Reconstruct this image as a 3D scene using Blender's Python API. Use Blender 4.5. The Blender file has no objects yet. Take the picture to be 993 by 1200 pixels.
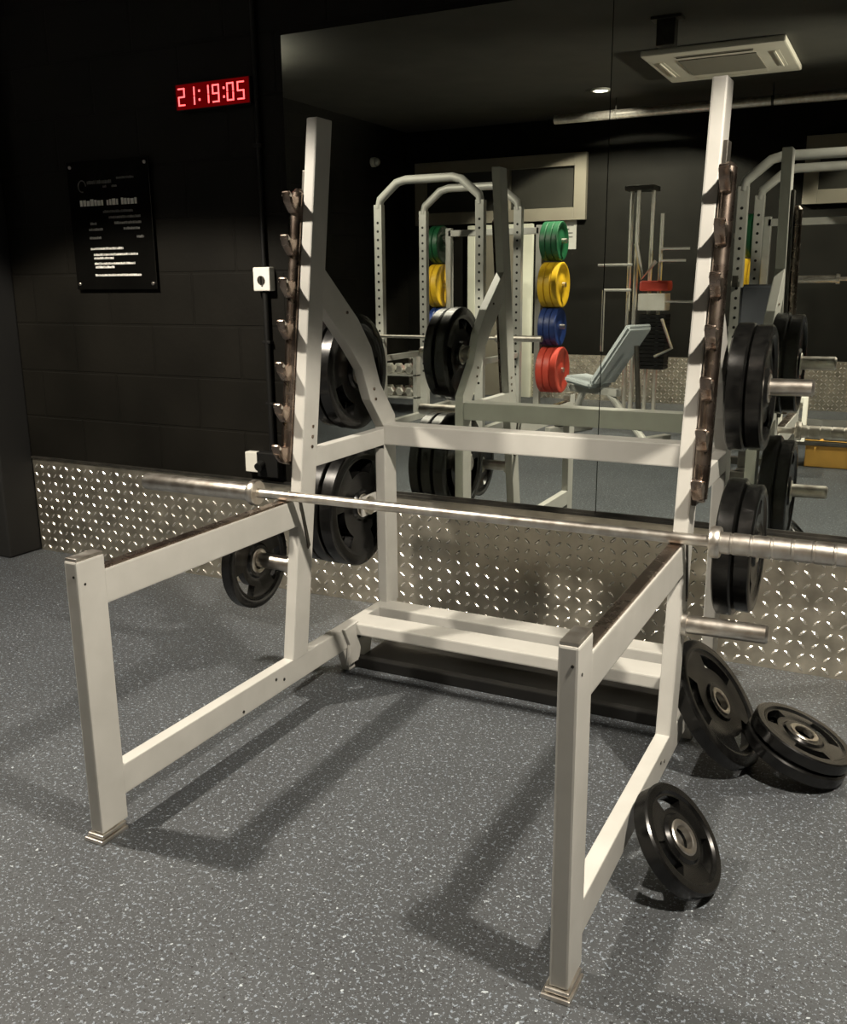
import bpy, bmesh, math, random
from mathutils import Vector, Matrix
C = bpy.context.scene
COL = C.collection
PI = math.pi
rnd = random.Random(7)

# ------------------------------------------------------------------ materials
def mat(name, color=(.5,.5,.5), rough=.5, metal=0.0, emit=None, estr=0, spec=.5, coat=0):
    m = bpy.data.materials.new(name); m.use_nodes = True
    b = m.node_tree.nodes['Principled BSDF']
    b.inputs['Base Color'].default_value = (*color, 1)
    b.inputs['Roughness'].default_value = rough
    b.inputs['Metallic'].default_value = metal
    b.inputs['Specular IOR Level'].default_value = spec
    b.inputs['Coat Weight'].default_value = coat
    b.inputs['Coat Roughness'].default_value = .15
    if emit:
        b.inputs['Emission Color'].default_value = (*emit, 1)
        b.inputs['Emission Strength'].default_value = estr
    return m
def nd(m, t, **k):
    n = m.node_tree.nodes.new(t)
    for a, v in k.items():
        if a in n.inputs: n.inputs[a].default_value = v
        else: setattr(n, a, v)
    return n
def lk(m, a, b): m.node_tree.links.new(a, b)
def ramp(m, stops, interp='LINEAR'):
    r = m.node_tree.nodes.new('ShaderNodeValToRGB'); e = r.color_ramp.elements
    r.color_ramp.interpolation = interp
    while len(e) < len(stops): e.new(.5)
    for i, (p, c) in enumerate(stops):
        e[i].position = p; e[i].color = (*c, 1) if len(c) == 3 else c
    return r
def bsdf(m): return m.node_tree.nodes['Principled BSDF']
def coords(m, scale=(1,1,1), loc=(0,0,0)):
    tc = nd(m, 'ShaderNodeTexCoord'); mp = nd(m, 'ShaderNodeMapping')
    mp.inputs['Scale'].default_value = scale; mp.inputs['Location'].default_value = loc
    lk(m, tc.outputs['Object'], mp.inputs['Vector']); return mp.outputs['Vector']
def add_bump(m, height, strength=.3, dist=.002):
    b = nd(m, 'ShaderNodeBump'); b.inputs['Strength'].default_value = strength; b.inputs['Distance'].default_value = dist
    lk(m, height, b.inputs['Height']); lk(m, b.outputs['Normal'], bsdf(m).inputs['Normal'])
def mottle(m, c0, c1, scale=8, rough=None):
    v = coords(m); n = nd(m, 'ShaderNodeTexNoise'); n.inputs['Scale'].default_value = scale; n.inputs['Detail'].default_value = 6
    lk(m, v, n.inputs['Vector']); r = ramp(m, [(.3, c0), (.7, c1)]); lk(m, n.outputs['Fac'], r.inputs['Fac'])
    lk(m, r.outputs['Color'], bsdf(m).inputs['Base Color'])
    if rough:
        q = nd(m, 'ShaderNodeMapRange'); q.inputs['To Min'].default_value = rough[0]; q.inputs['To Max'].default_value = rough[1]
        lk(m, n.outputs['Fac'], q.inputs['Value']); lk(m, q.outputs['Result'], bsdf(m).inputs['Roughness'])
    return n

M = {}
M['paint'] = mat('rack_paint', rough=.38); n = mottle(M['paint'], (.385,.38,.353), (.44,.435,.407), 9)
add_bump(M['paint'], n.outputs['Fac'], .12, .002)
M['silver_paint'] = mat('silver_paint', (.42,.42,.40), .35, .3); mottle(M['silver_paint'], (.38,.38,.35), (.47,.47,.44), 7)
M['steel'] = mat('polished_steel', (.72,.68,.60), .2, 1.0)
n = mottle(M['steel'], (.62,.56,.49), (.86,.83,.77), 30, (.24,.42))
M['chrome'] = mat('bronzed_steel', (.42,.34,.29), .2, 1.0); mottle(M['chrome'], (.24,.18,.145), (.46,.38,.32), 22, (.2,.34))
M['bright_chrome'] = mat('bright_chrome', (.9,.88,.8), .3, .8); mottle(M['bright_chrome'], (.82,.8,.72), (.95,.93,.86), 20)
M['dark_steel'] = mat('dark_steel', (.05,.047,.04), .4, .6); mottle(M['dark_steel'], (.03,.03,.027), (.07,.065,.055), 14)
M['rubber'] = mat('black_rubber', (.006,.006,.006), .25, spec=.5); n = mottle(M['rubber'], (.003,.003,.003), (.0075,.0075,.007), 40, (.15,.30))
M['black'] = mat('black_plastic', (.01,.01,.01), .5, spec=.3); mottle(M['black'], (.005,.005,.005), (.008,.008,.007), 12)
M['white'] = mat('white_plastic', (.7,.69,.63), .4); mottle(M['white'], (.66,.65,.58), (.74,.73,.67), 12)
M['ac_white'] = mat('ac_white', (.62,.58,.49), .5); mottle(M['ac_white'], (.58,.54,.45), (.65,.61,.52), 4)
M['ac_grille'] = mat('ac_grille', (.2,.185,.15), .6)
def stripes(m, c0, c1, scale, axis='X'):
    v = coords(m); w = nd(m, 'ShaderNodeTexWave', bands_direction=axis); w.inputs['Scale'].default_value = scale
    lk(m, v, w.inputs['Vector']); r = ramp(m, [(.35, c0), (.65, c1)]); lk(m, w.outputs['Fac'], r.inputs['Fac'])
    lk(m, r.outputs['Color'], bsdf(m).inputs['Base Color'])
stripes(M['ac_grille'], (.13,.12,.10), (.27,.25,.2), 12, 'Y')
for k, c in dict(yellow=(.75,.47,.02), green=(.006,.07,.025), blue=(.015,.04,.17), red=(.68,.08,.05), ply=(.85,.48,.10)).items():
    M[k] = mat('bumper_'+k, c, .45); mottle(M[k], tuple(x*.85 for x in c), tuple(min(1,x*1.1) for x in c), 6)
M['pad'] = mat('grey_vinyl', (.30,.34,.36), .3); mottle(M['pad'], (.38,.42,.43), (.48,.52,.53), 5)
M['dark_pad'] = mat('dark_vinyl', (.02,.022,.026), .4); mottle(M['dark_pad'], (.016,.018,.022), (.026,.028,.033), 5)
M['beige'] = mat('beige_paint', (.40,.37,.29), .55); mottle(M['beige'], (.17,.155,.12), (.21,.195,.15), 3)
M['door'] = mat('door_paint', (.55,.56,.47), .5); mottle(M['door'], (.72,.73,.60), (.82,.83,.70), 3)
M['glass'] = mat('dark_window_glass', (.025,.025,.02), .35); mottle(M['glass'], (.02,.02,.016), (.035,.034,.028), 2)
M['paper'] = mat('paper', (.55,.56,.52), .6); mottle(M['paper'], (.5,.5,.46), (.58,.58,.54), 10)
M['ink'] = mat('white_ink', (.55,.54,.50), .5); mottle(M['ink'], (.28,.28,.26), (.8,.79,.74), 60)
M['title_ink'] = mat('title_ink', (.85,.84,.78), .5); mottle(M['title_ink'], (.7,.69,.64), (.9,.89,.83), 60)
M['grey_ink'] = mat('grey_ink', (.10,.10,.095), .5); mottle(M['grey_ink'], (.05,.05,.045), (.17,.17,.16), 40)
M['acrylic'] = mat('black_acrylic', (.005,.005,.005), .15); mottle(M['acrylic'], (.0022,.0022,.002), (.0035,.0034,.003), 4)
M['led'] = mat('red_led', (.3,.02,.02), .4, emit=(1,.10,.10), estr=3.0)
M['led_face'] = mat('red_led_window', (.03,.001,.002), .6, emit=(1,.0,.005), estr=.10, spec=.05); mottle(M['led_face'], (.008,.0005,.0008), (.014,.001,.001), 8)
M['lamp'] = mat('lamp_face', (.9,.9,.85), .4, emit=(1,.92,.78), estr=14)
# mirror
M['mirror'] = mat('mirror_silver', (.78,.82,.76), 0.0, 1.0)
nz = nd(M['mirror'], 'ShaderNodeTexNoise'); nz.inputs['Scale'].default_value = .8
rr = ramp(M['mirror'], [(.3, (.76,.80,.74)), (.7, (.80,.84,.78))]); lk(M['mirror'], coords(M['mirror']), nz.inputs['Vector'])
lk(M['mirror'], nz.outputs['Fac'], rr.inputs['Fac']); lk(M['mirror'], rr.outputs['Color'], bsdf(M['mirror']).inputs['Base Color'])
# diamond plate sheet
M['tread'] = mat('tread_plate', (.62,.58,.50), .3, 1.0); n = mottle(M['tread'], (.52,.48,.39), (.74,.69,.58), 12, (.34,.55))
M['lozenge'] = mat('tread_lozenge', (.9,.87,.78), .25, .85)
# black block wall
m = M['wall'] = mat('black_block_paint', (.012,.0115,.009), .55, spec=.14)
v = coords(m, (1,1,1)); sp = nd(m, 'ShaderNodeSeparateXYZ'); cb = nd(m, 'ShaderNodeCombineXYZ')
lk(m, v, sp.inputs[0]); ad = nd(m, 'ShaderNodeMath', operation='ADD'); lk(m, sp.outputs[0], ad.inputs[0]); lk(m, sp.outputs[1], ad.inputs[1])
ad2 = nd(m, 'ShaderNodeMath', operation='ADD'); ad2.inputs[1].default_value = -.0165; lk(m, sp.outputs[2], ad2.inputs[0])
lk(m, ad.outputs[0], cb.inputs[0]); lk(m, ad2.outputs[0], cb.inputs[1])
bt = nd(m, 'ShaderNodeTexBrick'); bt.inputs['Scale'].default_value = 1; bt.inputs['Brick Width'].default_value = .47
bt.inputs['Row Height'].default_value = .2185; bt.inputs['Mortar Size'].default_value = .006; bt.inputs['Mortar Smooth'].default_value = .3
bt.inputs['Color1'].default_value = (1,1,1,1); bt.inputs['Color2'].default_value = (.9,.9,.9,1); bt.inputs['Mortar'].default_value = (0,0,0,1)
lk(m, cb.outputs[0], bt.inputs['Vector'])
nz = nd(m, 'ShaderNodeTexNoise'); nz.inputs['Scale'].default_value = 40; nz.inputs['Detail'].default_value = 8; lk(m, v, nz.inputs['Vector'])
mx = nd(m, 'ShaderNodeMath', operation='MULTIPLY_ADD'); mx.inputs[1].default_value = .12; lk(m, nz.outputs['Fac'], mx.inputs[0]); lk(m, bt.outputs['Color'], mx.inputs[2])
add_bump(m, mx.outputs[0], .9, .008)
nb = nd(m, 'ShaderNodeTexNoise'); nb.inputs['Scale'].default_value = 2.5; nb.inputs['Detail'].default_value = 5; lk(m, v, nb.inputs['Vector'])
r = ramp(m, [(.3, (.0040,.0037,.0027)), (.7, (.0085,.0078,.006))]); lk(m, nb.outputs['Fac'], r.inputs['Fac']); lk(m, r.outputs['Color'], bsdf(m).inputs['Base Color'])
M['ceil'] = mat('dark_ceiling_paint', (.04,.038,.03), .8); mottle(M['ceil'], (.034,.032,.025), (.05,.047,.037), 3)
M['back_wall'] = mat('smooth_black_paint', (.01,.01,.008), .7, spec=.12); mottle(M['back_wall'], (.006,.0058,.0045), (.010,.0097,.0078), 3)
M['pillar'] = mat('matt_black_paint', (.005,.005,.005), .7); mottle(M['pillar'], (.004,.004,.004), (.007,.007,.006), 3)
# rubber tile floor with light flecks
m = M['floor'] = mat('flecked_rubber', rough=.62, spec=.4)
v = coords(m)
base = nd(m, 'ShaderNodeTexNoise'); base.inputs['Scale'].default_value = 1.6; base.inputs['Detail'].default_value = 4; lk(m, v, base.inputs['Vector'])
rb = ramp(m, [(.3, (.034,.037,.0405)), (.7, (.050,.0545,.059))]); lk(m, base.outputs['Fac'], rb.inputs['Fac'])
cur = rb.outputs['Color']
for sc, th, col, seed in ((105, .60, (.17,.20,.235), 0), (190, .62, (.21,.235,.26), 3), (70, .67, (.34,.38,.41), 7), (110, .62, (.012,.012,.013), 11)):
    mp = nd(m, 'ShaderNodeMapping'); mp.inputs['Location'].default_value = (seed, seed*.7, 0); lk(m, v, mp.inputs['Vector'])
    nn = nd(m, 'ShaderNodeTexNoise'); nn.inputs['Scale'].default_value = sc; nn.inputs['Detail'].default_value = 2; nn.inputs['Roughness'].default_value = .6
    lk(m, mp.outputs[0], nn.inputs['Vector'])
    rf = ramp(m, [(th, (0,0,0)), (th+.05, (1,1,1))]); lk(m, nn.outputs['Fac'], rf.inputs['Fac'])
    mi = nd(m, 'ShaderNodeMix', data_type='RGBA'); lk(m, rf.outputs['Color'], mi.inputs[0]); lk(m, cur, mi.inputs[6]); mi.inputs[7].default_value = (*col, 1)
    cur = mi.outputs[2]
lk(m, cur, bsdf(m).inputs['Base Color'])
sp = nd(m, 'ShaderNodeSeparateXYZ'); lk(m, v, sp.inputs[0])
bt = nd(m, 'ShaderNodeTexBrick'); bt.offset = 0; bt.inputs['Scale'].default_value = 1; bt.inputs['Brick Width'].default_value = 1; bt.inputs['Row Height'].default_value = 1
bt.inputs['Mortar Size'].default_value = .003; bt.inputs['Color1'].default_value = (1,1,1,1); bt.inputs['Color2'].default_value = (1,1,1,1); bt.inputs['Mortar'].default_value = (0,0,0,1)
mp = nd(m, 'ShaderNodeMapping'); mp.inputs['Location'].default_value = (.33,.60,0); lk(m, v, mp.inputs['Vector']); lk(m, mp.outputs[0], bt.inputs['Vector'])
gn = nd(m, 'ShaderNodeTexNoise'); gn.inputs['Scale'].default_value = 160; gn.inputs['Detail'].default_value = 3; lk(m, v, gn.inputs['Vector'])
ma = nd(m, 'ShaderNodeMath', operation='MULTIPLY_ADD'); ma.inputs[1].default_value = .5; lk(m, gn.outputs['Fac'], ma.inputs[0]); lk(m, bt.outputs['Color'], ma.inputs[2])
add_bump(m, ma.outputs[0], .5, .003)

# ------------------------------------------------------------------ mesh helpers
def finish(bm, name, material, parent=None, smooth=False, loc=None):
    bmesh.ops.recalc_face_normals(bm, faces=bm.faces)
    me = bpy.data.meshes.new(name); bm.to_mesh(me); bm.free()
    mats = material if isinstance(material, (list, tuple)) else [material]
    for q in mats: me.materials.append(q)
    if smooth:
        for p in me.polygons: p.use_smooth = True
        me.set_sharp_from_angle(angle=math.radians(35))
    o = bpy.data.objects.new(name, me); COL.objects.link(o)
    if parent: o.parent = parent
    if loc: o.location = loc
    return o
def box(bm, lo, hi, bev=.004, shear=0, mi=0):
    b = bmesh.new()
    vs = [b.verts.new((x, y + shear*z, z)) for x in (lo[0],hi[0]) for y in (lo[1],hi[1]) for z in (lo[2],hi[2])]
    for f in ((0,1,3,2),(4,6,7,5),(0,4,5,1),(2,3,7,6),(0,2,6,4),(1,5,7,3)): b.faces.new([vs[i] for i in f])
    bmesh.ops.recalc_face_normals(b, faces=b.faces)
    if bev: bmesh.ops.bevel(b, geom=b.edges[:], offset=bev, segments=2, affect='EDGES', profile=.6)
    merge(bm, b, mi)
def merge(bm, b, mi=0):
    mp = {}
    for v in b.verts: mp[v] = bm.verts.new(v.co)
    for f in b.faces:
        try: nf = bm.faces.new([mp[v] for v in f.verts]); nf.material_index = mi; nf.smooth = f.smooth
        except ValueError: pass
    b.free()
def prism(bm, pts, x0, x1, bev=.003, mi=0):
    """outline in (y,z), extruded along x"""
    b = bmesh.new()
    A = [b.verts.new((x0, p[0], p[1])) for p in pts]; B = [b.verts.new((x1, p[0], p[1])) for p in pts]
    b.faces.new(A[::-1]); b.faces.new(B)
    for i in range(len(pts)):
        j = (i+1) % len(pts); b.faces.new([A[i], A[j], B[j], B[i]])
    bmesh.ops.recalc_face_normals(b, faces=b.faces)
    if bev: bmesh.ops.bevel(b, geom=b.edges[:], offset=bev, segments=2, affect='EDGES', profile=.6)
    merge(bm, b, mi)
def tube(bm, pts, r, seg=16, mi=0, caps=True):
    """swept round tube; r scalar or list"""
    pts = [Vector(p) for p in pts]; n = len(pts); R = r if isinstance(r, (list,tuple)) else [r]*n
    rings = []; up = None
    for i, p in enumerate(pts):
        a = pts[max(0,i-1)]; c = pts[min(n-1,i+1)]; d = (c-a)
        if d.length < 1e-9: d = Vector((1,0,0))
        d.normalize()
        if up is None: up = Vector((0,0,1)) if abs(d.z) < .9 else Vector((0,1,0))
        s = d.cross(up).normalized(); up2 = s.cross(d).normalized(); up = up2
        rings.append([bm.verts.new(p + (s*math.cos(2*PI*k/seg) + up2*math.sin(2*PI*k/seg))*R[i]) for k in range(seg)])
    for i in range(n-1):
        for k in range(seg):
            f = bm.faces.new([rings[i][k], rings[i][(k+1)%seg], rings[i+1][(k+1)%seg], rings[i+1][k]]); f.material_index = mi
    if caps:
        for rg in (rings[0][::-1], rings[-1]):
            f = bm.faces.new(rg); f.material_index = mi
def lathe_x(bm, prof, seg=32, c=(0,0,0), mi=0):
    """prof: list of (x, radius) closed at both ends when radius>0"""
    rings = []
    for x, r in prof:
        rings.append([bm.verts.new((c[0]+x, c[1]+r*math.cos(2*PI*k/seg), c[2]+r*math.sin(2*PI*k/seg))) for k in range(seg)])
    for i in range(len(prof)-1):
        for k in range(seg):
            f = bm.faces.new([rings[i][k], rings[i][(k+1)%seg], rings[i+1][(k+1)%seg], rings[i+1][k]]); f.material_index = mi
    return rings
def thing(name, label, cat, loc=(0,0,0), rot=(0,0,0), group=None):
    o = bpy.data.objects.new(name, None); COL.objects.link(o); o.location = loc; o.rotation_euler = rot
    o.empty_display_size = .1
    return tag(o, label, cat, group)
def tag(o, label, cat, group=None, kind=None):
    o['label'] = label; o['category'] = cat
    if group: o['group'] = group
    if kind: o['kind'] = kind
    return o
def struct(o, label=None):
    o['kind'] = 'structure'
    if label: o['label'] = label
    return o
def dup(root, label, group=None, loc=None, rot=None):
    r = root.copy(); COL.objects.link(r); r['label'] = label
    if group: r['group'] = group
    if loc is not None: r.location = loc
    if rot is not None: r.rotation_euler = rot
    for ch in list(root.children):
        c = ch.copy(); COL.objects.link(c); c.parent = r
        for g in list(ch.children):
            d = g.copy(); COL.objects.link(d); d.parent = c
    return r

# ------------------------------------------------------------------ room shell
XL, XR, YB, ZC = -5.0, 3.0, -7.0, 2.95
def slab(name, lo, hi, m, label=None):
    bm = bmesh.new(); box(bm, lo, hi, 0); return struct(finish(bm, name, m), label)
slab('floor', (XL-.1,YB-.1,-.1), (XR+.1,.1,0), M['floor'], 'dark grey rubber floor flecked with pale blue and grey')
slab('ceiling', (XL-.1,YB-.1,ZC), (XR+.1,.1,ZC+.1), M['ceil'], 'dark painted ceiling')
slab('wall_front', (XL-.1,0,0), (XR+.1,.1,ZC), M['wall'], 'black painted block wall behind the rack')
slab('wall_back', (XL-.1,YB-.1,0), (XR+.1,YB,ZC), M['back_wall'], 'black wall across the gym seen in the mirror')
slab('wall_left', (XL-.1,YB,0), (XL,0,ZC), M['wall'])
slab('wall_right', (XR,YB,0), (XR+.1,0,ZC), M['wall'])
bm = bmesh.new(); box(bm, (XL,-.19,0), (-3.415,0,ZC), .01)
struct(finish(bm, 'trim_3', M['pillar']), 'matt black pillar where the block wall and tread plate end')

# tread plate dado (sheet + raised lozenges)
def dado(name, x0, x1, h, y, side, label):
    bm = bmesh.new(); t = .006
    box(bm, (x0, min(y, y+side*t), 0), (x1, max(y, y+side*t), h), .001)
    yf = y + side*t; s = .0405; i = 0; z = .02
    row = 0
    while z < h-.012:
        x = x0 + .02; cidx = 0
        while x < x1-.012:
            a = PI/4 if (row+cidx) % 2 == 0 else -PI/4
            L, W, H = .0165, .0055, .0032
            ca, sa = math.cos(a), math.sin(a)
            o = []; q = []
            for (u, v_) in ((-1,0),(-.45,.9),(.45,.9),(1,0),(.45,-.9),(-.45,-.9)):
                uu, vv = u*L, v_*W; o.append(bm.verts.new((x+uu*ca-vv*sa, yf, z+uu*sa+vv*ca)))
                uu, vv = u*L*.55, v_*W*.35; q.append(bm.verts.new((x+uu*ca-vv*sa, yf+side*H, z+uu*sa+vv*ca)))
            for k in range(6):
                f = bm.faces.new([o[k], o[(k+1)%6], q[(k+1)%6], q[k]]); f.material_index = 1
            f = bm.faces.new(q); f.material_index = 1
            x += s; cidx += 1
        z += s; row += 1
    me_o = finish(bm, name, [M['tread'], M['lozenge']])
    return struct(me_o, label)
dado('trim_1', -3.41, 1.6, .464, 0, -1, 'bright steel tread plate along the foot of the mirror wall')
dado('trim_2', XL, .9, .49, YB, 1, 'steel tread plate along the foot of the opposite wall')
bm = bmesh.new(); box(bm, (-3.41,-.014,.464), (XR,-.0,.474), .001)
struct(finish(bm, 'trim_4', M['dark_steel']), 'thin dark edging on top of the tread plate')

# mirror panels
def mirror(x0, x1, label):
    t = thing('wall_mirror', label, 'mirror', ((x0+x1)/2, 0, .476), group='mirror panes along the wall')
    w = (x1-x0)/2
    bm = bmesh.new(); box(bm, (-w,-.006,0), (w,-.0005,2.178-.476), 0)
    finish(bm, 'mirror_glass', M['mirror'], t)
    bm = bmesh.new(); box(bm, (-w,-.010,-.002), (w,-.0062,.008), 0); finish(bm, 'mirror_clip', M['dark_steel'], t)
mirror(-1.8484, -.5835, 'large frameless wall mirror pane between the key switch and the vertical joint')
mirror(-.5805, .70, 'large frameless wall mirror pane behind the loose plates, past the vertical joint')
mirror(.703, 2.0, 'frameless wall mirror pane past the barbell end, with no rack before it')

# ------------------------------------------------------------------ squat rack
L, R, TW = -1.2299, -.0895, .0373
YF, PD, ZT = -1.7644, .0833, .6896
UY, SL, UD, UZ = -.9925, .148, .0813, 1.745
RA, RAD = -.376, .0837
ZA0, ZA1, ZB0, ZB1 = .5711, .6527, .0858, .163
rack = thing('squat_rack', 'large pale grey steel squat rack standing against the mirror wall', 'squat rack', (-.68, -1.0, 0))
def rp(bm, name, m, smooth=False, parent=None):
    o = finish(bm, name, m, None, smooth)
    if parent is None:
        for v in o.data.vertices: v.co -= Vector((-.68,-1.0,0))
        o.parent = rack
    else:
        for v in o.data.vertices: v.co -= Vector((-.68,-1.0,0))
        o.parent = parent
    return o
P = M['paint']
for side, X1 in ((-1, L), (1, R)):
    X0 = X1 - TW; out = X0 if side < 0 else X1
    bm = bmesh.new(); box(bm, (X0,YF,.022), (X1,YF+PD,ZT), .005); fp = rp(bm, 'front_post', P)
    bm = bmesh.new(); box(bm, (X0+.002,YF+.002,ZT-.002), (X1-.002,YF+PD-.002,ZT+.007), .002); rp(bm, 'end_cap', M['steel'], parent=fp)
    # foot pad
    bm = bmesh.new(); box(bm, (X0-.012,YF-.012,0), (X1+.008,YF+PD-.01,.010), .003); box(bm, (X0-.006,YF-.006,.012), (X1+.004,YF+PD-.01,.021), .003)
    rp(bm, 'foot_pad', M['steel'], parent=fp)
    for a_, b_ in (((X0+TW*.72, YF+.001, .655), (X0+TW*.72, YF-.0015, .655)), ((X1-.001,YF+.02,.635),(X1+.0012,YF+.02,.635))):
        bm = bmesh.new(); tube(bm, [a_, b_], .003, 10); rp(bm, 'screw', M['dark_steel'], parent=fp)
    bm = bmesh.new(); box(bm, (X0+.0005,YF+PD-.004,ZA0), (X1-.0005,UY+SL*.6+.004,ZA1), .004); arm = rp(bm, 'safety_arm', P)
    bm = bmesh.new(); box(bm, (X0+.004,YF+PD,ZA1-.001), (X1-.004,UY+SL*.65+.002,ZA1+.0065), .002); rp(bm, 'wear_strip', M['chrome'], parent=arm)
    bm = bmesh.new(); box(bm, (X0+.0005,YF+PD-.004,ZB0), (X1-.0005,-.30,ZB1), .004); lb = rp(bm, 'floor_rail', P)
    for y, z in ((-1.06,.135),(-1.02,.12),(-1.22,.10)):
        bm = bmesh.new(); tube(bm, [(X1-.001,y,z),(X1+.0015,y,z)], .0045, 10); rp(bm, 'screw', M['dark_steel'], parent=lb)
    # upright (leaning back)
    bm = bmesh.new(); box(bm, (X0,UY,ZB1-.01), (X1,UY+UD,UZ), .005, shear=SL); up = rp(bm, 'upright', P)
    for z in (.80,.83,.86,.52,.50):
        bm = bmesh.new(); tube(bm, [(X1-.001,UY+SL*z+.05,z),(X1+.003,UY+SL*z+.05,z)], .005, 10); rp(bm, 'bolt', M['chrome'], parent=up)
    # gusset between arm and upright
    bm = bmesh.new(); prism(bm, [(UY+SL*.65-.012,.655),(UY+SL*.65+.0,.655),(UY+SL*.5+.062,.50),(UY+SL*.5+.05,.49)], X1-.002, X1+.004, .001)
    rp(bm, 'gusset', M['dark_steel'], parent=up)
    # bar catch rail with hooks on the outer side
    xc = out + side*.020
    bm = bmesh.new()
    zt = 1.535
    pts = [(xc, UY+SL*z+.004, z) for z in [.76+(zt-.76)*i/12 for i in range(13)]]
    rr_ = [.018]+[.0195]*11+[.0195]
    tube(bm, pts + [(xc, UY+SL*zt+.006, zt+.012)], rr_+[.009], 18)
    cr = rp(bm, 'catch_rail', M['chrome'], True)
    bm = bmesh.new(); box(bm, (min(out,out+side*.012), UY+.008, .74), (max(out,out+side*.012), UY+.055, 1.60), .002, shear=SL); rp(bm, 'backing_plate', M['dark_steel'], parent=cr)
    for k in range(7):
        z = .80 + .12*k; y = UY + SL*z
        bm = bmesh.new()
        prism(bm, [(y+.004,z-.052),(y-.03,z-.040),(y-.054,z-.012),(y-.062,z+.014),(y-.056,z+.020),(y-.044,z+.008),(y-.02,z+.004),(y+.004,z+.010)], xc-.0135, xc+.0135, .005)
        rp(bm, 'hook', M['chrome'], True, parent=cr)
        bm = bmesh.new(); tube(bm, [(xc-.014,y-.052,z+.006),(xc+.014,y-.052,z+.006)], .005, 12); rp(bm, 'bolt', M['steel'], True, parent=cr)
    # brace, rear post, side link
    bm = bmesh.new()
    prism(bm, [(-.735,1.335),(-.53,1.168),(-.45,1.075),(-.395,.95),(-.292,.83),(-.292,.72),(-.376,.72),(-.376,.80),(-.462,.90),(-.512,1.005),(-.58,1.075),(-.775,1.245),(-.785,1.30)], X0+.001, X1-.001, .003)
    br = rp(bm, 'brace', P)
    for y, z in ((-.60,1.19),(-.43,.90),(-.44,.935)):
        bm = bmesh.new(); tube(bm, [(X1-.002,y,z),(X1+.003,y,z)], .005, 10); rp(bm, 'bolt', M['chrome'], parent=br)
    bm = bmesh.new(); box(bm, (X0,RA,ZB1-.01), (X1,RA+RAD,.76), .004); rp(bm, 'rear_post', P)
    bm = bmesh.new(); box(bm, (X0+.001,UY+SL*.77+UD-.006,.735), (X1-.001,RA+.002,.792), .003); rp(bm, 'side_link', P)
    # bracket where the floor rail meets the rear base
    bm = bmesh.new(); s2 = 1 if side < 0 else -1
    xi = X1 if side < 0 else X0
    prism(bm, [(-.69,.166),(-.60,.168),(-.575,.10),(-.60,.03),(-.67,.03),(-.655,.10)], min(xi, xi+s2*.012), max(xi, xi+s2*.012), .003)
    prism(bm, [(-.675,.085),(-.48,.085),(-.50,.0),(-.64,.0)], X0+.004, X1-.004, .004)
    bk = rp(bm, 'base_bracket', P)
    bm = bmesh.new(); tube(bm, [(xi, -.60,.12),(xi+s2*.016,-.60,.12)], .012, 12); rp(bm, 'bolt', M['dark_steel'], parent=bk)
    # storage pegs
    for (y, z, ln) in ((-.43,.99,.225), (-.43,.53,.235), (UY+SL*.437+.042,.437,.205)):
        bm = bmesh.new(); xo = out
        tube(bm, [(xo-side*.01,y,z),(xo+side*.012,y,z)], .032, 20)
        tube(bm, [(xo,y,z),(xo+side*(ln-.006),y,z+.003),(xo+side*ln,y,z+.003)], [.0235,.0235,.018], 20)
        rp(bm, 'storage_peg', M['steel'], True)
    # peg mounting plates
    bm = bmesh.new(); box(bm, (min(out,out+side*.008),-.47,.495), (max(out,out+side*.008),RA+.06,.565), .002); rp(bm, 'peg_mount', P)
bm = bmesh.new(); box(bm, (L-.004,RA,.736), (R-TW+.004,RA+.078,.8065), .004); rp(bm, 'crossbeam', P)
bm = bmesh.new(); box(bm, (L-.004,-.614,.122), (R-TW+.004,-.513,.1635), .005); rp(bm, 'base_tube', P)
bm = bmesh.new(); box(bm, (L-.004,-.434,.112), (R-TW+.004,-.35,.1635), .005); rp(bm, 'base_tube', P)
bm = bmesh.new(); box(bm, (L-.03,-.605,0), (R-TW+.03,-.575,.038), .004); rp(bm, 'skid_bar', M['black'])
bm = bmesh.new(); box(bm, (L+.004,-.572,0), (R-TW-.004,-.30,.030), .004); rp(bm, 'added_dark_strip', M['black'])  # black strip added to darken the shaded gap under the base tubes

# ------------------------------------------------------------------ barbell
BX0, BY, BZ = -1.336, -.952, .6527+.0065+.0145
bar = thing('barbell', 'long steel barbell with empty sleeves lying across the safety arms', 'barbell', (-.681, BY, BZ), (0,0,.012))
bm = bmesh.new(); tube(bm, [(-.655+1.31*i/6,0,0) for i in range(7)], .0142, 20); sh = finish(bm, 'shaft', M['steel'], bar, True)
for s in (-1, 1):
    bm = bmesh.new(); lathe = [(.0,.0142),(.0,.036),(.004,.0385),(.020,.0385),(.024,.036),(.024,.0275)]
    rings = lathe_x(bm, [(s*(.655+x), r) for x, r in lathe], 28)
    finish(bm, 'collar', M['steel'], bar, True)
    bm = bmesh.new()
    prof = [(.679,.0262)]
    if s > 0:
        x = .70
        while x < 1.05:
            prof += [(x,.0262),(x+.002,.0245),(x+.006,.0245),(x+.008,.0262)]; x += .045
    prof += [(1.083,.0262),(1.087,.024)]
    rings = lathe_x(bm, [(s*x, r) for x, r in prof], 28); bm.faces.new(rings[-1])
    finish(bm, 'sleeve', M['steel'], bar, True)

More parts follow.
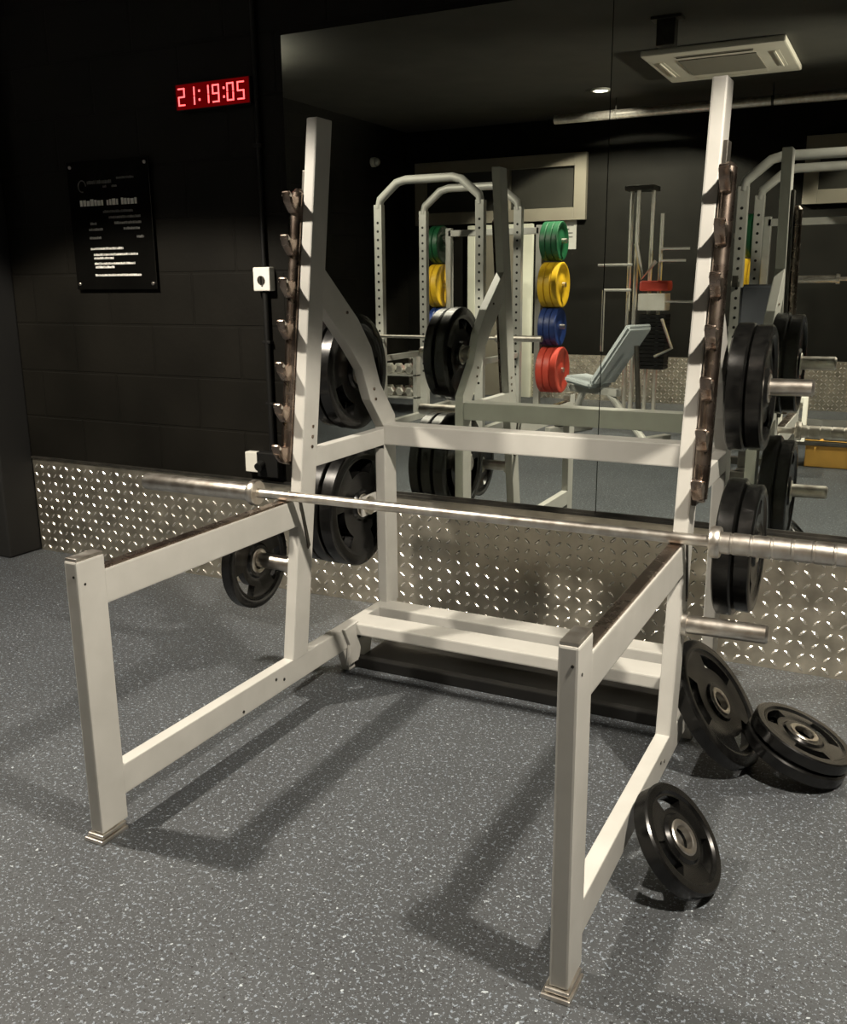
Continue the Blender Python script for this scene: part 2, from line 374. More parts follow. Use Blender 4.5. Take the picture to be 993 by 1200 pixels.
# ------------------------------------------------------------------ weight plates
def plate_mesh(D, T, slots=3, hub=.05, a0=PI/2):
    """rubber grip plate, axis = local X, centred on its hub"""
    bm = bmesh.new(); Rr = D/2; seg = 72
    rr = [.026, hub, hub+.006, Rr*.50, Rr*.545, Rr*.76, Rr*.80, Rr*.84, Rr*.965, Rr]
    tt = [T*.46, T*.46, T*.30, T*.28, T*.34, T*.34, T*.36, T*.5, T*.5, T*.40]
    if hub+.006 > rr[3]-.004: rr[3] = hub+.01; rr[4] = max(rr[4], rr[3]+.006)
    hw = .52 if slots == 3 else .32
    def open_(k):
        a = 2*PI*(k+.5)/seg
        for s in range(slots):
            d = (a - a0 - 2*PI*s/slots + PI) % (2*PI) - PI
            if abs(d) < hw: return True
        return False
    F = [[None]*seg for _ in rr]; B = [[None]*seg for _ in rr]
    for i, r in enumerate(rr):
        for k in range(seg):
            a = 2*PI*k/seg; y, z = r*math.cos(a), r*math.sin(a)
            F[i][k] = bm.verts.new((tt[i], y, z)); B[i][k] = bm.verts.new((-tt[i], y, z))
    for i in range(len(rr)-1):
        for k in range(seg):
            j = (k+1) % seg
            if i == 4 and open_(k):
                bm.faces.new([F[4][k], F[4][j], B[4][j], B[4][k]]); bm.faces.new([F[5][k], B[5][k], B[5][j], F[5][j]])
                if not open_(k-1): bm.faces.new([F[4][k], B[4][k], B[5][k], F[5][k]])
                if not open_((k+1) % seg): bm.faces.new([F[4][j], F[5][j], B[5][j], B[4][j]])
                continue
            bm.faces.new([F[i][k], F[i+1][k], F[i+1][j], F[i][j]]); bm.faces.new([B[i][k], B[i][j], B[i+1][j], B[i+1][k]])
    for k in range(seg):
        j = (k+1) % seg
        bm.faces.new([F[-1][k], B[-1][k], B[-1][j], F[-1][j]]); bm.faces.new([F[0][k], F[0][j], B[0][j], B[0][k]])
    return bm
def make_plate(D, T, label, loc, rot=(0,0,0), group=None, a0=PI/2):
    t = thing('weight_plate', label, 'weight plate', loc, rot, group)
    finish(plate_mesh(D, T, a0=a0), 'plate_body', M['rubber'], t, True)
    bm = bmesh.new()
    for s in (1, -1):
        w = T*.48
        rings = lathe_x(bm, [(s*w*.2,.0255),(s*w,.0258),(s*(w+.002),.030),(s*(w+.002),.037),(s*(w-.001),.040)], 32)
    finish(bm, 'hub_ring', M['steel'], t, True)
    return t
YP = -.43
# left upper peg
X = L - TW
G = 'black grip plates on the rack pegs'
make_plate(.385, .046, 'black grip plate on the upper peg on the clock side, against the rack', (X-.047,YP,.9878), (.3,0,0), G)
make_plate(.375, .042, 'outer black grip plate on the upper peg on the clock side', (X-.100,YP,.9878), (-.5,0,0), G)
# left middle peg
for k, (D, T, lab) in enumerate(((.425,.05,'black grip plate on the middle peg on the clock side, innermost'),
                                 (.425,.05,'black grip plate on the middle peg on the clock side, second from the frame'),
                                 (.42,.048,'black grip plate on the middle peg on the clock side, outermost'))):
    make_plate(D, T, lab, (X-.045-.057*k, YP, .5278), (.9*k,0,0), G)
# left low peg
yl = UY+SL*.437+.042
make_plate(.30, .036, 'smaller black grip plate hanging alone on the low peg before the tread plate', (X-.150, yl, .4348), (.2,0,0), G)
# right upper peg
X = R
make_plate(.355, .048, 'black grip plate on the upper peg over the loose plates, against the rack', (X+.040,YP,.9878), (.4,0,0), G)
make_plate(.345, .044, 'outer black grip plate on the upper peg over the loose plates', (X+.089,YP,.9878), (1.2,0,0), G)
# right middle peg
make_plate(.40, .05, 'black grip plate on the middle peg over the loose plates, beside the rear post', (X+.042,YP,.5278), (.7,0,0), G)
make_plate(.37, .044, 'outer black grip plate on the middle peg over the loose plates', (X+.092,YP,.5278), (.1,0,0), G)
# plates on the floor at the right
GF = 'black grip plates on the floor beside the rack'
make_plate(.245, .038, 'small black grip plate leaning on the floor rail close to the front post', (.010,-1.325,.1055), (0,-.70,-.10), GF, a0=-1.0)
make_plate(.365, .042, 'large black grip plate leaning on the floor rail under the bare chrome peg', (-.024,-.71,.156), (0,-.64,-.07), GF, a0=.6)
make_plate(.27, .034, 'black grip plate lying tilted on the rubber floor, underneath another plate', (.187,-.700,.063), (0,-1.215,.04), GF, a0=.4)
make_plate(.265, .034, 'black grip plate resting tilted on top of another plate on the rubber floor', (.200,-.694,.098), (0,-1.20,.10), GF, a0=1.3)

# ------------------------------------------------------------------ front wall fittings
# clock
ck = thing('digital_clock', 'long black digital wall clock with glowing red digits', 'clock', (-2.160, 0, 1.999))
bm = bmesh.new(); box(bm, (-.182,-.035,-.050), (.182,-.0005,.050), .005); finish(bm, 'clock_case', M['black'], ck)
bm = bmesh.new(); box(bm, (-.178,-.0365,-.046), (.178,-.0352,.046), 0); finish(bm, 'clock_window', M['led_face'], ck)
segs = {'0':'abcdef','1':'bc','2':'abged','5':'afgcd','9':'abcdfg'}
def digit(bm, ch, x0, w=.036, h=.068, t=.008):
    z0 = -h/2; g = .0015
    R_ = dict(a=(0,h-t,w,h), d=(0,0,w,t), g=(0,h/2-t/2,w,h/2+t/2), f=(0,h/2,t,h), e=(0,0,t,h/2), b=(w-t,h/2,w,h), c=(w-t,0,w,h/2))
    for s in segs[ch]:
        a = R_[s]; box(bm, (x0+a[0]+g,-.039,z0+a[1]+g), (x0+a[2]-g,-.0367,z0+a[3]-g), 0)
x = -.168
for ch in '21:19:05':
    if ch == ':':
        for z in (-.016,.016):
            bm = bmesh.new(); box(bm, (x+.004,-.039,z-.004), (x+.011,-.0367,z+.004), 0); finish(bm, 'colon_dot', M['led'], ck)
        x += .020
    else:
        bm = bmesh.new(); digit(bm, ch, x); x += .050; finish(bm, 'digit', M['led'], ck)
# notice board
nb_ = thing('notice_board', 'glossy black rules board with white lettering and steel corner studs', 'sign', (-2.755, 0, 1.53))
bm = bmesh.new(); box(bm, (-.232,-.020,-.268), (.232,-.012,.268), .002); finish(bm, 'board', M['acrylic'], nb_)
for sx in (-1,1):
    for sz in (-1,1):
        bm = bmesh.new(); tube(bm, [(sx*.212,-.0005,sz*.245),(sx*.212,-.024,sz*.245),(sx*.212,-.026,sz*.245)], [.007,.007,.005], 14)
        finish(bm, 'stud', M['steel'], nb_, True)
def marks(bm, z, h, words, y=-.0208):
    for (a, b) in words:
        xx = a
        while xx < b-.002:
            w = rnd.uniform(.5,.95)*h*.75; w = min(w, b-xx)
            hh = h*rnd.uniform(.75,1)
            box(bm, (xx, y, z), (xx+w, -.0198, z+hh), 0)
            if rnd.random() < .4 and h > .012: pass
            xx += w + h*.16
bm = bmesh.new()
tube(bm, [(-.15+.022*math.cos(a), -.0205, .165+.024*math.sin(a)) for a in [2*PI*i/14 for i in range(12)]], .0025, 6)
finish(bm, 'logo', M['grey_ink'], nb_)
for z, h_, ws in ((.172,.016,[(-.12,-.075),(-.07,.02)]),(.186,.010,[(.05,.15)]),(.155,.010,[(-.03,-.01),(.02,.05)])):
    for w_ in ws: bm = bmesh.new(); marks(bm, z, h_, [w_]); finish(bm, 'heading_text', M['grey_ink'], nb_)
for w_ in ((-.17,-.035),(-.015,.05),(.068,.155)):
    bm = bmesh.new(); marks(bm, .083, .028, [w_]); finish(bm, 'title_text', M['title_ink'], nb_)
for z, ws in ((.052,[(-.04,.13)]),(.028,[(-.01,.17)]),(.004,[(-.12,-.08),(.02,.17)]),(-.02,[(-.13,-.05),(.07,.16)]),(-.055,[(-.13,-.06),(.14,.18)])):
    for w_ in ws: bm = bmesh.new(); marks(bm, z, .011, [w_]); finish(bm, 'rule_text', M['grey_ink'], nb_)
for z, ws in ((-.10,[(-.13,.06)]),(-.125,[(-.115,.14)]),(-.14,[(-.115,.0)]),(-.163,[(-.115,.12)]),(-.178,[(-.11,.0)]),(-.212,[(-.115,.15)])):
    for w_ in ws: bm = bmesh.new(); marks(bm, z, .010, [w_]); finish(bm, 'rule_text', M['ink'], nb_)
# conduit, switch, socket
bm = bmesh.new(); tube(bm, [(-1.966,-.014,ZC-.002),(-1.966,-.014,1.345)], .010, 12); tube(bm, [(-1.966,-.014,1.252),(-1.966,-.014,.60)], .013, 12)
for z in (2.5,1.8,1.05,.8): box(bm, (-1.985,-.026,z-.006), (-1.947,-.0005,z+.006), .002)
tag(finish(bm, 'cable_conduit', M['black'], None, True), 'black cable conduit running down the wall through the white switch', 'conduit')
sw = thing('wall_switch', 'small white square key switch on the black conduit', 'switch', (-1.966,0,1.298))
bm = bmesh.new(); box(bm, (-.040,-.038,-.046), (.040,-.0005,.046), .005); finish(bm, 'switch_box', M['white'], sw)
bm = bmesh.new(); tube(bm, [(0,-.037,-.004),(0,-.043,-.004)], .017, 20); box(bm, (-.004,-.050,-.020), (.004,-.042,.012), .001); finish(bm, 'switch_key', M['dark_steel'], sw)
so = thing('wall_socket', 'white and black power socket low on the wall behind the barbell', 'socket', (-2.0,0,.55))
bm = bmesh.new(); box(bm, (-.095,-.036,-.040), (-.032,-.0005,.045), .004); finish(bm, 'socket_face', M['white'], so)
bm = bmesh.new(); box(bm, (-.030,-.045,-.055), (.075,-.0005,.05), .006); tube(bm, [(-.002,-.045,0),(-.002,-.075,-.01)], .018, 14); finish(bm, 'socket_box', M['black'], so)

# ------------------------------------------------------------------ ceiling
def fixture(x, y, label):
    t = thing('ceiling_light', label, 'ceiling light', (x,y,ZC), group='recessed ceiling spotlights')
    bm = bmesh.new()
    rings = [[bm.verts.new((r*math.cos(2*PI*k/28), r*math.sin(2*PI*k/28), z)) for k in range(28)] for r, z in ((.088,0),(.088,-.012),(.070,-.018),(.062,-.012))]
    for i in range(3):
        for k in range(28): bm.faces.new([rings[i][k], rings[i][(k+1)%28], rings[i+1][(k+1)%28], rings[i+1][k]])
    finish(bm, 'trim_ring', M['white'], t, True)
    bm = bmesh.new(); bm.faces.new([bm.verts.new((.062*math.cos(2*PI*k/28), .062*math.sin(2*PI*k/28), -.012)) for k in range(28)])
    finish(bm, 'lamp_face', M['lamp'], t)
    return t
def spot(x, y, power, size=2.1, blend=.10, rad=.07, col=(1,.90,.76), z=None):
    l = bpy.data.lights.new('spot', 'SPOT'); l.energy = power; l.spot_size = size; l.spot_blend = blend; l.shadow_soft_size = rad; l.color = col
    o = bpy.data.objects.new('spotlight', l); COL.objects.link(o); o.location = (x, y, (z or ZC)-.05)
    if y < -4: o.rotation_euler.x = -.5
    return o
LAMPS = [(-2.43,-1.92,620,'ceiling spotlight over the floor below the notice board'), (.97,-1.92,660,'ceiling spotlight over the loose plates on the floor'),
         (-2.32,-5.66,420,'ceiling spotlight between the two power racks, shown in the mirror'), (.97,-5.66,300,'ceiling spotlight beyond the second power rack')]
for x, y, p_, lab in LAMPS:
    fixture(x, y, lab); spot(x, y, p_, 1.92 if y > -3 else 1.9)
for x, y, tgt, p_, lab in ((-4.4,-2.95,(-3.2,-4.8,.9),330,'ceiling spotlight added out of view to brighten the power rack by the dumbbells'),
                           (1.3,-3.1,(-.5,-4.9,.9),300,'ceiling spotlight added out of view to brighten the rack by the step box')):
    fixture(x, y, lab); o = spot(x, y, p_, 1.15, .5)  # unseen spotlights added to brighten the rack faces that the mirror shows
    o.rotation_euler = (Vector(tgt)-o.location).to_track_quat('-Z','Y').to_euler()
# air conditioner cassette
ac = thing('ceiling_air_conditioner', 'square beige ceiling cassette air conditioner with a grey centre grille', 'air conditioner', (-1.13,-4.93,ZC))
bm = bmesh.new()
box(bm, (-.515,-.54,-.045), (.515,.54,-.001), .012); acb = finish(bm, 'panel', M['ac_white'], ac)
bm = bmesh.new(); box(bm, (-.285,-.29,-.052), (.285,.29,-.0455), .004); finish(bm, 'intake_grille', M['ac_grille'], ac)
for (a, b, c, d) in ((-.28,.38,.28,.425),(-.28,-.425,.28,-.38),(-.44,-.28,-.395,.28),(.395,-.28,.44,.28)):
    bm = bmesh.new(); box(bm, (a,b,-.0475), (c,d,-.0455), .001); box(bm, (a+.004,b+.012,-.055), (c-.004,b+.020,-.0475) if c-a > .1 else (a+.020,d-.004,-.0475), .001)
    finish(bm, 'air_flap', M['ac_grille'] if b > .3 else M['ac_white'], ac)
# ceiling pipe & stub pipes
pp = thing('ceiling_pipe', 'long pale round duct hanging under the ceiling, seen in the mirror', 'pipe', (0,-6.1,2.80))
bm = bmesh.new(); tube(bm, [(-2.9,0,0),(2.9,0,0)], .042, 20); finish(bm, 'duct', M['steel'], pp, True)
for xx in (-2.3,-.9,.6,2.1):
    bm = bmesh.new(); tube(bm, [(xx,0,.04),(xx,0,.148)], .006, 10); tube(bm, [(xx-.012,0,0),(xx+.012,0,0)], .046, 18); finish(bm, 'hanger', M['dark_steel'], pp, True)
bm = bmesh.new()
box(bm, (-.06,-.05,-.18), (.06,.05,-.001), .006); box(bm, (-.10,-.06,-.02), (.10,.06,-.001), .004)
o = tag(finish(bm, 'ceiling_bracket', M['dark_steel'], None, loc=(-1.25,-3.55,ZC)), 'dark bracket under the ceiling in front of the air conditioner', 'bracket')
# small security camera / sensor on the back wall
sc_ = thing('security_camera', 'small grey dome camera high on the dark wall seen in the mirror', 'camera', (-5.0,-6.2,2.55))
bm = bmesh.new(); tube(bm, [(0,0,0),(.04,0,0)], .05, 20); finish(bm, 'camera_base', M['white'], sc_, True)
bm = bmesh.new(); bmesh.ops.create_uvsphere(bm, u_segments=16, v_segments=10, radius=.045, matrix=Matrix.Translation((.05,0,0))); finish(bm, 'camera_dome', M['silver_paint'], sc_, True)

# ------------------------------------------------------------------ opposite side of the gym (seen in the mirror)
def window(idx, x0, x1, z0, z1):
    t = bpy.data.objects.new('window_%d' % idx, None); COL.objects.link(t); t.location = ((x0+x1)/2, YB, z0); struct(t, 'beige framed high window with dark glass in the opposite wall')
    w, h, f = (x1-x0)/2, z1-z0, .13
    bm = bmesh.new()
    box(bm, (-w,.002,0), (-w+f,.07,h), .004); box(bm, (w-f,.002,0), (w,.07,h), .004)
    box(bm, (-w+f,.002,h-f), (w-f,.07,h), .004); box(bm, (-w+f,.002,0), (w-f,.07,f), .004)
    box(bm, (.09,.002,f), (.15,.06,h-f), .004)
    finish(bm, 'window_frame', M['beige'], t)
    bm = bmesh.new(); box(bm, (-w+f,.004,f), (w-f,.012,h-f), 0); finish(bm, 'window_pane', M['glass'], t)
window(1, -4.86, -2.83, 1.92, 2.60)
window(2, -.68, 1.4, 1.98, 2.60)
d = bpy.data.objects.new('door_1', None); COL.objects.link(d); d.location = (-3.78, YB, 0); struct(d, 'pale door below the high window in the opposite wall')
bm = bmesh.new(); box(bm, (-.42,.008,0), (-.33,.06,1.9), .004); box(bm, (.17,.008,0), (.36,.06,1.9), .004); box(bm, (-.33,.008,1.83), (.17,.06,1.9), .004); finish(bm, 'door_frame', M['door'], d)
bm = bmesh.new(); box(bm, (-.33,.012,0), (.17,.03,1.83), .003); finish(bm, 'door_leaf', M['beige'], d)
bm = bmesh.new(); tube(bm, [(.11,.03,.95),(.11,.06,.95),(.03,.06,.95)], .009, 10); finish(bm, 'door_handle', M['steel'], d, True)
po = thing('poster', 'small white notice sheet on the opposite wall beside the green plates', 'poster', (-3.04,YB,1.77))
bm = bmesh.new(); box(bm, (-.10,.001,-.15), (.10,.004,.15), 0); finish(bm, 'sheet', M['paper'], po)
for z, a, b in ((.09,-.07,.07),(.05,-.06,.02),(.01,-.05,.06),(-.03,-.02,.06)):
    bm = bmesh.new(); box(bm, (a,.0042,z), (b,.005,z+.016), 0); finish(bm, 'print', M['grey_ink'], po)

def flat_post(bm, x, y, z0, z1, w=.07, d=.05, holes=True):
    box(bm, (x-w/2,y-d/2,z0), (x+w/2,y+d/2,z1), .004)
def power_rack(x0, label, zb):
    t = thing('power_rack', label, 'power rack', (x0+.475,-4.6,0), group='silver power racks across the gym')
    S = M['silver_paint']
    for yy in (.40, -.45):
        for xx in (-.475, .475):
            bm = bmesh.new(); box(bm, (xx-.038,yy-.03,0), (xx+.038,yy+.03,1.93), .005); p_ = finish(bm, 'post', S, t)
            bm = bmesh.new()
            for k in range(20):
                z = .45 + k*.07
                tube(bm, [(xx,yy+.0295,z),(xx,yy+.0312,z)], .011, 10)
            finish(bm, 'peg_holes', M['black'], p_)
        bm = bmesh.new()
        pts = [(-.475,yy,1.90),(-.46,yy,1.97),(-.30,yy,2.10),(-.22,yy,2.12),(.22,yy,2.12),(.30,yy,2.10),(.46,yy,1.97),(.475,yy,1.90)]
        tube(bm, pts, .035, 12); finish(bm, 'chin_up_arch', S, t, True)
    for xx in (-.475,.475):
        bm = bmesh.new(); box(bm, (xx-.02,.43,zb-.05), (xx+.02,.52,zb-.0145), .003); box(bm, (xx-.02,.505,zb-.0145), (xx+.02,.52,zb+.03), .003); finish(bm, 'bar_catch', M['dark_steel'], t)
        bm = bmesh.new(); box(bm, (xx-.03,-.42,0), (xx+.03,.37,.06), .005); finish(bm, 'base_rail', S, t)
        bm = bmesh.new(); box(bm, (xx-.025,-.42,.60), (xx+.025,.37,.65), .004); finish(bm, 'spotter_arm', S, t)
        bm = bmesh.new(); box(bm, (xx-.03,-.98,.05), (xx+.03,-.45,.10), .004); box(bm, (xx-.03,-1.04,0), (xx+.03,-.98,1.80), .005); finish(bm, 'storage_post', S, t)
        sx = 1 if xx > 0 else -1
        for z in (.45,.86,1.25,1.65):
            bm = bmesh.new(); tube(bm, [(xx+sx*.02,-1.01,z),(xx+sx*.27,-1.01,z)], .024, 14); finish(bm, 'storage_peg', M['steel'], t, True)
    bm = bmesh.new(); box(bm, (-.475,-1.03,.05), (.475,-.98,.10), .004); box(bm, (-.475,-1.03,1.72), (.475,-.98,1.78), .004); finish(bm, 'rear_brace', S, t)
    return t
power_rack(-3.80, 'silver power rack with curved chin up bars under the first high window', .83)
power_rack(-.80, 'silver power rack with curved chin up bars beside the yellow step box', 1.28)
# colour bumper plates on the storage posts
def bumper_mesh(D, T, m):
    bm = bmesh.new(); w = T/2
    lathe_x(bm, [(-w*.8,.026),(-w*.8,.055),(-w*.55,.075),(-w*.55,D*.36),(-w,D*.42),(-w,D*.485),(-w*.8,D/2),(w*.8,D/2),(w,D*.485),(w,D*.42),(w*.55,D*.36),(w*.55,.075),(w*.8,.055),(w*.8,.026),(-w*.8,.026)], 40)
    bm2 = bm; me_o = finish(bm2, 'bumper_plate', m, None, True); return me_o
def bumpers(xbase, sx, z, D, T, n, m, cname, rackname, zname):
    names = ['innermost', 'middle', 'outermost'] if n == 3 else ['inner', 'outer']
    for k in range(n):
        o = bumper_mesh(D, T, M[m])
        o.location = (xbase+sx*(.055+T/2+k*(T+.004)), -5.61, z-.001)
        tag(o, '%s bumper plate, %s on the %s peg, %s' % (cname, names[k], zname, rackname), 'bumper plate', '%s bumper plates on the %s' % (cname, rackname))
for x0, rn in ((-3.80,'rack by the dumbbells'),(-.80,'rack by the step box')):
    xl, xr = x0, x0+.95
    bumpers(xr, 1, 1.65, .36, .055, 3, 'green', 'green', rn, 'top')
    bumpers(xr, 1, 1.25, .42, .060, 3, 'yellow', 'yellow', rn, 'second')
    bumpers(xr, 1, .86, .36, .055, 3, 'blue', 'blue', rn, 'third')
    bumpers(xr, 1, .45, .44, .065, 3, 'red', 'red', rn, 'bottom')
    bumpers(xl, -1, 1.65, .36, .055, 2, 'green', 'green', rn, 'top outer')
    bumpers(xl, -1, 1.25, .42, .060, 2, 'yellow', 'yellow', rn, 'second outer')
    bumpers(xl, -1, .86, .36, .055, 2, 'blue', 'blue', rn, 'third outer')
    bumpers(xl, -1, .45, .44, .065, 2, 'red', 'red', rn, 'bottom outer')
# barbells racked across the power racks
def small_bar(x, y, z, label):
    t = thing('barbell', label, 'barbell', (x,y,z))
    bm = bmesh.new(); tube(bm, [(-.655,0,0),(.655,0,0)], .014, 12); finish(bm, 'shaft', M['steel'], t, True)
    for s in (-1,1):
        bm = bmesh.new(); lathe_x(bm, [(s*.655,.014),(s*.655,.036),(s*.68,.036),(s*.68,.026),(s*1.05,.026),(s*1.05,.0)], 16); finish(bm, 'sleeve', M['steel'], t, True)
    return t
small_bar(-3.325, -4.12, .83, 'empty barbell racked low on the power rack with the dumbbell rack beside it')
small_bar(.55, -4.12, 1.28, 'empty barbell racked high on the power rack by the step box')
# bar rests
for x0 in (-3.80,-.80): pass
# adjustable bench
be = thing('adjustable_bench', 'incline bench with a raised grey vinyl back pad, seen in the mirror', 'bench', (-1.85,-4.5,0), (0,0,.5))
def pad(bm, c, sx, sy, sz, ry):
    b = bmesh.new(); bmesh.ops.create_cube(b, size=1); bmesh.ops.scale(b, vec=(sx,sy,sz), verts=b.verts)
    bmesh.ops.bevel(b, geom=b.edges[:], offset=.02, segments=3, affect='EDGES')
    bmesh.ops.transform(b, matrix=Matrix.Translation(c) @ Matrix.Rotation(ry, 4, 'Y'), verts=b.verts); merge(bm, b)
bm = bmesh.new(); pad(bm, (.16,0,.70), .62, .27, .06, -.88); finish(bm, 'back_pad', M['pad'], be, True)
bm = bmesh.new(); pad(bm, (-.20,0,.46), .32, .27, .06, .12); finish(bm, 'seat_pad', M['pad'], be, True)
bm = bmesh.new(); box(bm, (-.42,-.03,.36), (.16,.03,.42), .005); box(bm, (-.45,-.25,0), (-.38,.25,.06), .005); box(bm, (.42,-.28,0), (.49,.28,.06), .005)
tube(bm, [(-.41,0,.04),(-.25,0,.38)], .03, 10); tube(bm, [(.45,0,.04),(.05,0,.38)], .03, 10); finish(bm, 'bench_frame', M['silver_paint'], be, True)
bm = bmesh.new(); tube(bm, [(.33,0,.78),(.40,0,.08)], .02, 10); tube(bm, [(-.40,-.16,.10),(-.40,.16,.10)], .045, 14); finish(bm, 'support_strut', M['dark_steel'], be, True)
# black upright bench
ub = thing('upright_bench', 'black upright bench with a tall dark back pad, facing the mirror', 'bench', (-.56,-3.55,0))
bm = bmesh.new(); pad(bm, (0,-.03,.86), .24, .07, .78, 0); finish(bm, 'back_pad', M['dark_pad'], ub, True)
bm = bmesh.new(); pad(bm, (0,.16,.42), .28, .34, .07, 0); finish(bm, 'seat_pad', M['dark_pad'], ub, True)
bm = bmesh.new(); box(bm, (-.03,-.20,.0), (.03,.34,.05), .004); box(bm, (-.22,-.24,0), (.22,-.18,.05), .004); box(bm, (-.18,.30,0), (.18,.36,.05), .004); box(bm, (-.03,-.12,.05), (.03,-.065,1.15), .004); box(bm, (-.03,.13,.05), (.03,.19,.385), .004)
finish(bm, 'bench_frame', M['dark_steel'], ub)
# cable machine
cm = thing('cable_machine', 'tall chrome cable weight machine with a black weight stack, seen in the mirror', 'weight machine', (-1.85,-5.5,0))
bm = bmesh.new(); box(bm, (-.35,-.30,0), (.35,-.24,.06), .005); box(bm, (-.35,.24,0), (.35,.30,.06), .005); box(bm, (-.03,-.27,0), (.03,.27,.06), .005); finish(bm, 'base', M['silver_paint'], cm)
for xx, yy, zz in ((-.10,.0,2.07),(-.02,.08,2.07),(.09,.0,2.07),(.19,.05,1.85),(-.06,-.1,1.9)):
    bm = bmesh.new(); tube(bm, [(xx,yy,.05),(xx,yy,zz)], .018, 12); finish(bm, 'guide_rod', M['bright_chrome'], cm, True)
bm = bmesh.new(); box(bm, (-.14,-.12,2.05), (.12,.12,2.09), .005); finish(bm, 'top_plate', M['dark_steel'], cm)
bm = bmesh.new()
for k in range(14): box(bm, (.03,-.10,.50+k*.035), (.27,.10,.53+k*.035), .003)
finish(bm, 'weight_stack', M['black'], cm)
bm = bmesh.new(); box(bm, (.02,-.1,1.02), (.26,.12,1.17), .01); finish(bm, 'carriage', M['white'], cm)
bm = bmesh.new(); box(bm, (.02,-.08,1.19), (.28,.10,1.28), .02); finish(bm, 'grip_cover', M['red'], cm)
bm = bmesh.new()
for a, b in (((-.36,.1,1.42),(-.05,.1,1.42)),((-.30,.1,1.20),(-.05,.1,1.20)),((.2,.1,1.10),(.55,.1,1.10)),((.2,.1,1.45),(.42,.1,1.45)),((.2,.1,1.55),(.45,.1,1.55))): tube(bm, [a,b], .012, 10)
tube(bm, [(-.30,.1,1.2),(-.30,.1,.65)], .014, 10); tube(bm, [(-.02,.1,1.6),(.05,.12,1.3),(.16,.1,1.45)], .02, 10)
tube(bm, [(.25,.15,.95),(.36,.2,.70),(.20,.15,.62)], .014, 10)
finish(bm, 'handle_bars', M['bright_chrome'], cm, True)
# dumbbell rack
dr = thing('dumbbell_rack', 'low two tier silver dumbbell rack beside the power rack in the mirror', 'dumbbell rack', (-4.28,-5.22,0))
for z in (.16,.38):
    bm = bmesh.new(); box(bm, (-.36,-.12,z), (.36,.12,z+.022), .004); finish(bm, 'shelf', M['silver_paint'], dr)
for xx in (-.34,.34):
    bm = bmesh.new(); box(bm, (xx-.02,-.12,0), (xx+.02,.12,.60), .004); finish(bm, 'leg', M['silver_paint'], dr)
bm = bmesh.new(); box(bm, (-.32,.09,.56), (.32,.12,.585), .004); finish(bm, 'top_rail', M['white'], dr)
def dumb(x, y, z, s, label):
    bm = bmesh.new()
    tube(bm, [(0,-.07*s,0),(0,.07*s,0)], .014*s, 10)
    for q in (-1,1): tube(bm, [(0,q*.045*s,0),(0,q*.055*s,0),(0,q*.10*s,0),(0,q*.11*s,0)], [.03*s,.042*s,.042*s,.03*s], 6)
    o = finish(bm, 'dumbbell', M['bright_chrome'], None, loc=(x,y,z)); tag(o, label, 'dumbbell', 'steel dumbbells on the low rack')
posn = ['at the wall end', 'second from the wall end', 'third from the wall end', 'third from the rack end', 'second from the rack end', 'at the rack end']
for ti, (z, tn) in enumerate(((.182,'bottom'),(.402,'upper'))):
    for k in range(6):
        dumb(-4.55+.108*k, -5.22, z+.047, 1.1, 'steel dumbbell on the %s shelf, %s' % (tn, posn[k]))
# yellow plywood box and white machine at the right
bm = bmesh.new(); box(bm, (-.17,-.125,0), (.33,.125,.18), .006); box(bm, (-.18,-.135,.155), (.34,.135,.185), .005)
tag(finish(bm, 'step_box', M['ply'], None, loc=(-.04,-3.97,0)), 'low yellow plywood step box on the floor in the mirror', 'box')
wm = thing('glute_bench_machine', 'white framed machine with round foot roller beside the yellow step box', 'weight machine', (-.31,-3.75,0))
bm = bmesh.new(); W_ = M['white']
box(bm, (-.09,-.03,.19), (-.06,.03,.50), .004); box(bm, (.07,-.03,.19), (.10,.03,.50), .004); box(bm, (-.06,-.03,.46), (.07,.03,.50), .004); box(bm, (-.06,-.03,.19), (.07,.03,.33), .004); box(bm, (-.01,-.025,.50), (.04,.025,.58), .004)
finish(bm, 'mount_plate', W_, wm)
bm = bmesh.new(); tube(bm, [(.08,0,.235),(.20,0,.235)], .028, 14); tube(bm, [(.22,0,.235),(1.2,0,.235)], .030, 14); finish(bm, 'roller', M['steel'], wm, True)
bm = bmesh.new(); box(bm, (.0,-.03,.17), (1.2,.03,.198), .004); box(bm, (-.02,-.04,0), (.03,.04,.19), .004); box(bm, (1.14,-.04,0), (1.19,.04,.19), .004); finish(bm, 'machine_frame', M['dark_steel'], wm)

# ------------------------------------------------------------------ added light: unseen globe lamp that makes the glow on the ceiling
gl = thing('added_globe_lamp', 'unseen globe lamp added near the black pillar to light the ceiling above it', 'ceiling light', (-4.6,-2.75,ZC))
bm = bmesh.new(); bmesh.ops.create_uvsphere(bm, u_segments=20, v_segments=12, radius=.06, matrix=Matrix.Translation((0,0,-.10))); finish(bm, 'lamp_globe', M['lamp'], gl, True)
bm = bmesh.new(); tube(bm, [(0,0,-.001),(0,0,-.05)], .03, 14); finish(bm, 'lamp_base', M['white'], gl, True)
pl = bpy.data.lights.new('added_globe_light', 'SPOT'); pl.energy = 330; pl.spot_size = 2.9; pl.spot_blend = .3; pl.shadow_soft_size = .07; pl.color = (1,.93,.8)
o = bpy.data.objects.new('added_globe_light', pl); COL.objects.link(o); o.location = (-4.6,-2.75,ZC-.19); o.rotation_euler = (PI,0,0)

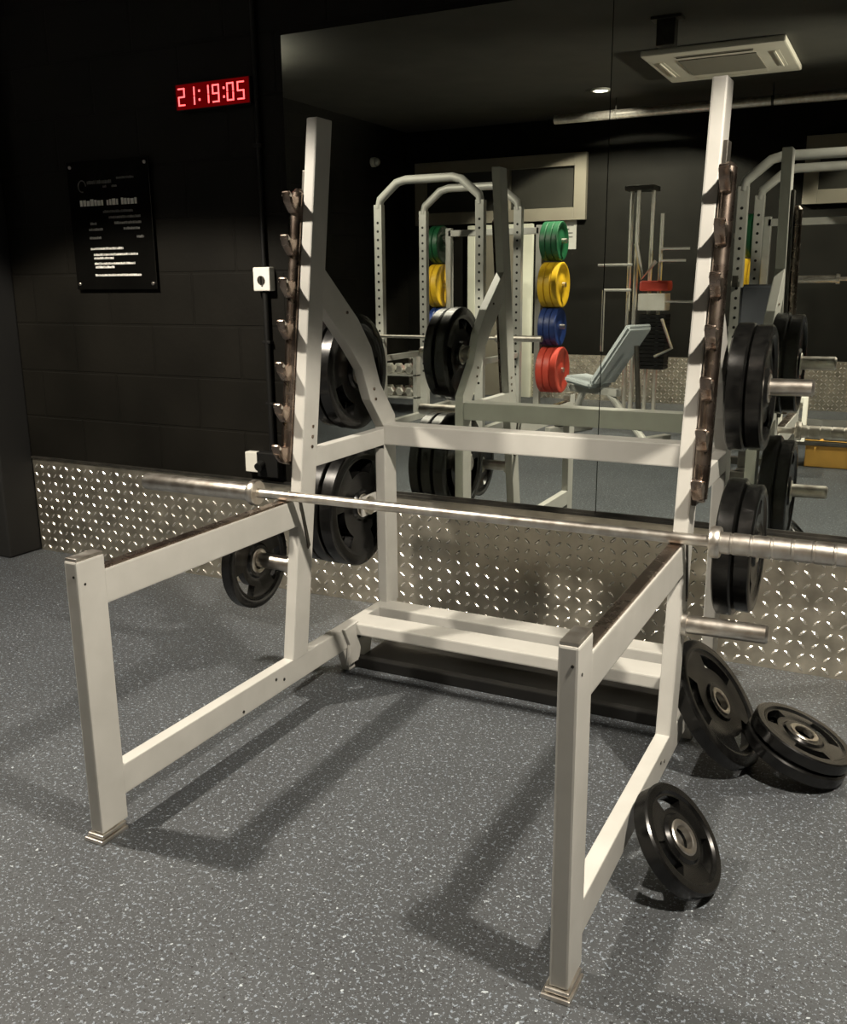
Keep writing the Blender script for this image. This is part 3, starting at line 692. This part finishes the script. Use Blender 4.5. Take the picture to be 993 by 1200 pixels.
# unseen uplighter added to brighten the air conditioner and ceiling
ul = thing('added_uplighter', 'unseen black uplighter added to wash the ceiling and air conditioner', 'added wall light', (XR,-4.9,1.95))
bm = bmesh.new(); box(bm, (-.03,-.06,-.07), (-.0005,.06,.07), .004); finish(bm, 'wall_mount', M['black'], ul)
bm = bmesh.new(); tube(bm, [(-.03,0,0),(-.10,0,.02),(-.17,0,.045)], [.02,.045,.055], 18); finish(bm, 'lamp_housing', M['black'], ul, True)
l = bpy.data.lights.new('added_uplight', 'SPOT'); l.energy = 900; l.spot_size = .55; l.spot_blend = 1; l.shadow_soft_size = .06; l.color = (1,.92,.78)
o = bpy.data.objects.new('added_uplight', l); COL.objects.link(o); o.location = (XR-.22,-4.9,2.02)
dv = Vector((-1.1,-4.75,2.92))-o.location; o.rotation_euler = dv.to_track_quat('-Z','Y').to_euler()

w = bpy.data.worlds.new('World'); C.world = w; w.use_nodes = True
w.node_tree.nodes['Background'].inputs['Color'].default_value = (.02,.02,.02,1)

# ------------------------------------------------------------------ camera
f_, yaw, pitch, roll = 1100.71, .4698, .2392, -.0087
cam = bpy.data.cameras.new('camera'); co = bpy.data.objects.new('camera', cam); COL.objects.link(co)
cam.sensor_fit = 'HORIZONTAL'; cam.sensor_width = 36; cam.lens = 36*f_/993
fwd = Vector((-math.sin(yaw)*math.cos(pitch), math.cos(yaw)*math.cos(pitch), -math.sin(pitch)))
rt = Vector((math.cos(yaw), math.sin(yaw), 0)); upv = rt.cross(fwd)
r2 = rt*math.cos(roll) + upv*math.sin(roll); u2 = upv*math.cos(roll) - rt*math.sin(roll)
mw = Matrix((( r2.x,u2.x,-fwd.x,.3408),(r2.y,u2.y,-fwd.y,-3.176),(r2.z,u2.z,-fwd.z,1.2779),(0,0,0,1)))
co.matrix_world = mw; cam.clip_start = .02
C.camera = co

C.view_settings.view_transform = 'Standard'; C.view_settings.look = 'None'; C.view_settings.gamma = 1; C.view_settings.use_curve_mapping = False
C.view_settings.exposure = 0.0
cy = C.cycles
cy.use_denoising = True
cy.max_bounces = 8; cy.glossy_bounces = 5; cy.diffuse_bounces = 3
cy.caustics_reflective = True; cy.blur_glossy = .5
cy.sample_clamp_indirect = 2.0
cy.use_adaptive_sampling = False
